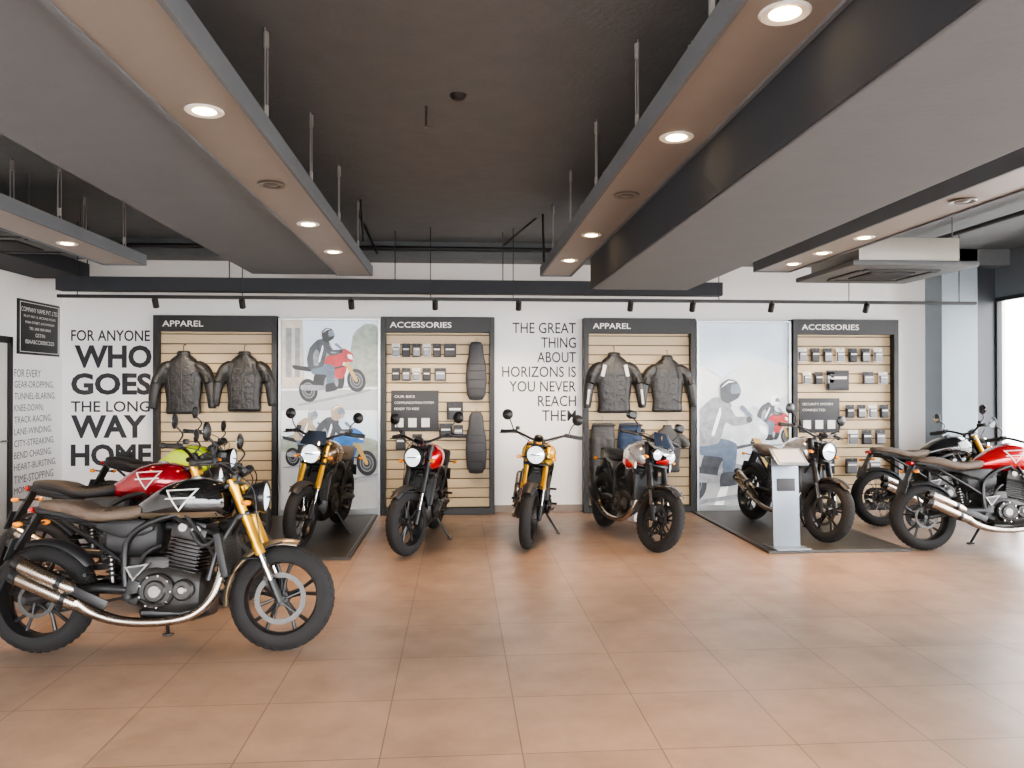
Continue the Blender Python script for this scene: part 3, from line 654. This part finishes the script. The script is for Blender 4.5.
def poster(name, x0, x1, shapes, z1=PT-.02):
    E = empty(name); fw = .03
    add('frame', [b2(x0, x0+fw, PF+.02, YB-.001, .0, z1, .003), b2(x1-fw, x1, PF+.02, YB-.001, .0, z1, .003), b2(x0+fw, x1-fw, PF+.02, YB-.001, z1-fw, z1, .003), b2(x0+fw, x1-fw, PF+.02, YB-.001, 0, .08, .003)], mat('alu_frame', (.45, .46, .47), .3, .8), E, smooth=False)
    X0, X1, Z0, Z1 = x0+fw, x1-fw, .08, z1-fw; W = X1-X0; H = Z1-Z0
    add('lightbox_body', b2(X0, X1, PF+.06, YB-.002, Z0, Z1), M_WHT, E, smooth=False)
    gs, ms = [], []
    for k, (pts, c) in enumerate(shapes):
        y = PF+.058-.0003*k
        bm = bmesh.new(); vs = [bm.verts.new((X0+max(0, min(W, p[0])), y, Z0+max(0, min(H, p[1])))) for p in pts]
        try: bm.faces.new(vs)
        except Exception: bm.free(); continue
        bmesh.ops.triangulate(bm, faces=bm.faces[:]); bm.verts.index_update()
        gs.append(([v.co.copy() for v in bm.verts], [tuple(v.index for v in f.verts) for f in bm.faces])); ms.append(PC[c]); bm.free()
    add('printed_image', gs, ms, E, smooth=False, recalc=False)
W, H = 1.16, 2.29
A = [([(0, 0), (W, 0), (W, H), (0, H)], 'sky'), ([(0, 1.45), (0, H), (.25, H), (.28, 1.45)], 'bld'), ([(.05, 1.6), (.05, 2.2), (.12, 2.2), (.12, 1.6)], 'grey'), ([(.16, 1.6), (.16, 2.2), (.22, 2.2), (.22, 1.6)], 'grey'), ([(.28, 1.5), (.28, 2.0), (.44, 1.92), (.46, 1.5)], 'haze'),
     (soft([(.42, 1.45), (.44, 1.9), (.56, 2.05), (.66, 1.8), (.70, 1.45)]), 'tree'), (soft([(.8, 1.45), (.85, 2.1), (1.0, 2.25), (W, 2.2), (W, 1.45)]), 'tree'), ([(0, 1.2), (W, 1.2), (W, 1.5), (0, 1.48)], 'road'), ([(0, 1.44), (W, 1.46), (W, 1.475), (0, 1.46)], 'white'),
     ([(0, 0), (W, 0), (W, 1.2), (0, 1.2)], 'haze'), (soft([(0, .9), (.3, 1.12), (.6, 1.02), (.9, 1.15), (W, 1.0), (W, .8), (0, .8)]), 'sky'), (soft([(0, .62), (0, .85), (.2, .92), (.45, .84), (.8, .9), (W, .82), (W, .5)]), 'tree'), ([(0, 0), (W, 0), (W, .55), (0, .70)], 'road')]
A += pbike(.60, 1.50, .46, 'red', 'dk', 'blk', 1, 12)+pbike(.36, .66, .36, 'blk', 'skin', 'grey', 1, 6)+pbike(.70, .50, .50, 'blue', 'dk', 'skin', 1, 10)
poster('poster_lightbox', -2.165, -.945, A)
W, H = 1.18, 2.29
B = [([(0, 0), (W, 0), (W, H), (0, H)], 'sky'), (soft([(0, 1.0), (W, .8), (W, 1.7), (.7, 1.85), (.3, 1.6), (0, 1.75)]), 'haze'), (soft([(.5, 1.0), (.7, 1.25), (.9, 1.15), (W, 1.4), (W, .7), (.5, .7)]), 'pale'), ([(0, 0), (W, 0), (W, .70), (0, .85)], 'road'), ([(.2, 0), (.5, .78), (.53, .78), (.32, 0)], 'white')]
B += pbike(.92, .86, .34, 'red', 'dk', 'white', 1)+pbike(.40, .36, .80, 'pale', 'grey', 'dk', 1, 8, 'dk')
poster('poster_lightbox', 2.985, 4.20, B)

# ------------------------------------------------------------------ apparel
def cloth(name, c, b=.6, r=.8): return mat(name, c, r, bump=b, bscale=14, var=.15)
C_BK = cloth('jacket_black', (.026, .025, .025), .8, .42); C_GR = cloth('trouser_grey', (.05, .048, .047), .6, .55); C_WT = cloth('jacket_white', (.6, .59, .57)); C_DN = cloth('denim', (.03, .05, .10))
def vloft(secs, n=24, e=2.4):
    g = loft([(s[0], s[1], s[2], s[3], s[4]) for s in secs], n, e)
    return [Vector((v.y, v.z, v.x)) for v in g[0]], g[1]
def remesh(o, vs=.012):
    m = o.modifiers.new('r', 'REMESH'); m.mode = 'VOXEL'; m.voxel_size = vs; m.use_smooth_shade = True
    s = o.modifiers.new('s', 'SMOOTH'); s.iterations = 4
def jacket(name, x, z, c, c2, short=False, sc=1.0):
    y = YB-.065-.09
    E = empty(name, (x, y, z))
    T = vloft([(0, 0, 0, .215, .06), (.03, 0, 0, .225, .07), (.15, 0, 0, .215, .075), (.35, 0, 0, .235, .08), (.55, 0, 0, .25, .08), (.66, 0, 0, .22, .07), (.725, 0, .0, .13, .06), (.76, 0, 0, .085, .055), (.82, 0, 0, .08, .05)])
    if short: sl = tube([(.18, 0, .64), (.28, 0, .56), (.345, 0, .44)], [.07, .075, .08], 14, 4)
    else: sl = tube([(.17, 0, .64), (.26, .0, .57), (.335, -.01, .40), (.365, -.03, .22), (.375, -.03, .07)], [.065, .085, .076, .065, .05], 14, 5)
    sl2 = ([Vector((-v.x, v.y, v.z)) for v in sl[0]], sl[1])
    Ms = Matrix.Scale(sc, 4)
    o = add('body', [T, sl, sl2], c, E, Ms); remesh(o)
    if not short:
        dd = [tube([(s*.30, -.05, .50), (s*.33, -.085, .40)], [.035, .045], 12, 3) for s in (-1, 1)]
        dd += [box((s*.12, -.078, .17), (.10, .012, .012), .004, RY(s*30)) for s in (-1, 1)]
        add('armour', dd, M_BLKP, E, Ms)
        add('seams', [tube([(s*.02, -.080, .50), (s*.12, -.080, .52), (s*.22, -.055, .58)], .004, 6, 4) for s in (-1, 1)]+[tube([(s*.15, -.07, .04), (s*.15, -.08, .30), (s*.17, -.078, .50)], .003, 6, 4) for s in (-1, 1)]+[tube([(-.2, -.055, .035), (0, -.073, .035), (.2, -.055, .035)], .005, 6, 4), tube([(-.08, -.045, .79), (0, -.06, .77), (.08, -.045, .79)], .006, 6, 4)], M_ENG, E, Ms)
        add('zip', [tube([(.0, -.068, .02), (.0, -.080, .35), (.0, -.078, .58), (.0, -.056, .78)], .003, 6, 4)], M_DISC, E, Ms)
        if c2:
            add('accent_panels', [box((s*.155, -.078, .57), (.05, .012, .16), .006, RY(s*-12)) for s in (-1, 1)]+[box((s*.365, -.092, .22), (.03, .02, .20), .008, RY(s*-6)) for s in (-1, 1)], c2, E, Ms)
    add('hanger', [tube([(-.16, 0, .70), (0, 0, .80), (.16, 0, .70)], .01, 8, 3), tube([(0, 0, .80), (0, 0, .88), (0, .03, .90), (0, .08, .90)], .005, 6, 3)], M_BLK, E, Ms)
jacket('hanging_jacket', -3.27, 1.24, C_BK, None, sc=.92); jacket('hanging_jacket', -2.56, 1.27, C_BK, M_BLKP, sc=.88)
jacket('hanging_jacket', 1.93, 1.24, C_BK, C_WT, sc=.92); jacket('hanging_jacket', 2.60, 1.25, C_BK, M_BLKP, sc=.86)
jacket('hanging_t_shirt', 2.60, .50, C_GR, None, short=True, sc=.72)
def trousers(x, z, c):
    E = empty('hanging_trousers', (x, YB-.15, z))
    g = [vloft([(.72, 0, 0, .155, .06), (.80, 0, 0, .16, .065), (.95, 0, 0, .145, .06), (1.02, 0, 0, .14, .055)])]
    for s in (-1, 1): g.append(tube([(s*.075, 0, .84), (s*.085, 0, .7), (s*.09, 0, .4), (s*.09, 0, .02)], [.07, .072, .066, .058], 14, 5))
    o = add('legs', g, c, E); remesh(o)
    add('knee_pads', [box((s*.09, -.066, .42), (.08, .03, .16), .014) for s in (-1, 1)], c, E)
    add('belt', tube([(-.145, -.05, 1.0), (0, -.068, 1.0), (.145, -.05, 1.0)], .012, 8, 4), M_BLKP, E)
    add('clip_hanger', [tube([(-.12, 0, 1.03), (.12, 0, 1.03)], .008, 8), tube([(0, 0, 1.03), (0, 0, 1.10), (0, .07, 1.11)], .005, 6)], M_ENGS, E)
trousers(1.79, .09, C_GR); trousers(2.13, .09, C_DN)

# ------------------------------------------------------------------ accessories
M_CARD = mat('card_dark', (.03, .03, .034), .5); M_CARDW = mat('card_white', (.7, .69, .66), .5); M_PROD = mat('product_grey', (.16, .16, .17), .35, .3)
def packs(name, items):
    gs, ms = [], []
    for x, z, w, h, k in items:
        y = YB-.105
        gs.append(tube([(x, YB-.066, z+.02), (x, YB-.15, z+.02)], .003, 6)); ms.append(M_ENGS)
        gs.append(b2(x-w/2, x+w/2, y-.004, y, z-h, z+.035, .001)); ms.append(M_CARD if k else M_CARDW)
        gs.append(b2(x-w*.42, x+w*.42, y-.035, y-.004, z-h*.92, z-.01, .008)); ms.append([M_PROD, M_CARD, M_PROD][k % 3])
        gs.append(b2(x-w*.35, x+w*.35, y-.037, y-.035, z-h*.35, z-h*.2)); ms.append(M_CARDW)
    add(name, gs, ms, smooth=False)
it = []
for i in range(5): it.append((-.76+.125*i, 2.06, .10, .13, i % 3))
it.append((-.10, 2.06, .15, .13, 1))
for i in range(4): it.append((-.76+.125*i, 1.76, .10, .12, (i+1) % 3))
it.append((-.22, 1.76, .14, .12, 2))
for x, z, w, h, k in ((-.04, 1.34, .20, .18, 1), (-.15, 1.08, .16, .14, 1), (.0, 1.06, .12, .12, 2), (-.7, .95, .12, .16, 1), (-.5, .95, .12, .16, 2), (-.3, .80, .12, .16, 1)): it.append((x, z, w, h, k))
packs('accessory_packs', it)
it = []
for i in range(7): it.append((4.36+.165*i, 2.02, .11, .14, i % 3))
for i in range(3): it.append((4.42+.15*i, 1.72, .11, .12, i % 2))
it.append((4.82, 1.74, .30, .22, 1)); it.append((5.22, 1.72, .14, .12, 2)); it.append((5.42, 1.72, .12, .12, 0))
for i in range(4): it.append((4.98+.15*i, 1.30, .11, .13, (i+1) % 3))
for i in range(3): it.append((5.02+.18*i, .98, .13, .15, i % 3))
for i in range(4): it.append((4.40+.3*i, .62, .16, .16, i % 3))
packs('accessory_packs', it)
def infob(x0, x1, z0, z1, lines):
    E = empty('product_info_sign')
    add('board', b2(x0, x1, YB-.08, YB-.066, z0, z1, .003), M_CARD, E)
    gs = [wtext(s, x0+.04, z1-.09-.075*i, w, .03, YB-.083, 0) for i, (s, w) in enumerate(lines)]
    gs += [b2(x0+.05+.16*i, x0+.15+.16*i, YB-.085, YB-.08, z0+.05, z0+.16) for i in range(3)]
    add('print', gs, M_CARDW, E, smooth=False)
infob(-.82, -.24, 1.02, 1.52, [("OUR BIKE", .25), ("COMMUNICATION SYSTEM", .48), ("READY TO RIDE", .3)])
infob(4.33, 4.86, .98, 1.42, [("SECURITY SYSTEM", .40), ("CONNECTED", .3)])
M_PAD = mat('pad_vinyl', (.055, .055, .06), .6, bump=.2, bscale=60)
def pad(x, z, h):
    E = empty('hanging_seat_pad', (x, YB-.13, z))
    add('pad', vloft([(0, 0, 0, .03, .01), (.01*h, 0, 0, .08, .03), (.10*h, 0, -.01, .115, .04), (.35*h, 0, -.01, .13, .045), (.6*h, 0, -.01, .12, .045), (.75*h, 0, 0, .095, .04), (.92*h, 0, 0, .085, .035), (.99*h, 0, 0, .06, .025), (h, 0, 0, .02, .01)], 24, 2.6), M_PAD, E, ang=70)
    add('seams', [tube([(-.11, -.045, h*t), (0, -.058, h*t), (.11, -.045, h*t)], .004, 6, 3) for t in (.2, .35, .5, .62)], M_BLKP, E)
    add('hook', tube([(0, .06, h-.02), (0, -.02, h+.01), (0, -.03, h+.04)], .005, 6), M_ENGS, E)
pad(.22, 1.40, .72); pad(.22, .50, .76)

M_MAT = mat('platform_rubber', (.045, .043, .042), .4, bump=.1, bscale=100)
for x0 in (-2.35, 2.90):
    add('display_platform', [b2(x0, x0+1.38, 7.02, 9.42, 0, .02, .004), b2(x0+.03, x0+1.35, 7.05, 7.065, .02, .0215), b2(x0+.03, x0+.045, 7.05, 9.4, .02, .0215), b2(x0+1.335, x0+1.35, 7.05, 9.4, .02, .0215)], [M_MAT, M_ENGS, M_ENGS, M_ENGS], smooth=False)
E = empty('info_stand', (3.14, 7.16, .022), (0, 0, radians(4)))
M_STD = mat('stand_acrylic', (.22, .26, .30), .25, .2)
add('base_plate', box((0, 0, .008), (.34, .26, .014), .004), M_STD, E)
add('upright', box((0, .04, .43), (.27, .02, .84), .004, RX(-3)), M_STD, E)
add('reading_panel', box((0, -.02, .87), (.31, .24, .02), .005, RX(35)), M_STD, E)
add('spec_sheet', [box((0, -.026, .882), (.26, .19, .003), .001, RX(35)), box((0, .027, .60), (.18, .003, .12), .001, RX(-3))], [mat('sheet_grey', (.4, .42, .44), .4), M_CARD], E)

w = bpy.data.worlds.new('sky'); SC.world = w; w.use_nodes = True
bg = w.node_tree.nodes['Background']; bg.inputs[0].default_value = (.97, .98, 1, 1); bg.inputs[1].default_value = 16
try:
    SC.view_settings.look = 'AgX - Medium High Contrast'
except Exception as ex: print(ex)
cam = bpy.data.cameras.new('camera'); co = bpy.data.objects.new('camera', cam); COL.objects.link(co)
co.location = (0, 0, 1.55); co.rotation_euler = (radians(90.3), 0, radians(-4)); cam.sensor_width = 36; cam.lens = 27.07; cam.clip_end = 200
SC.camera = co
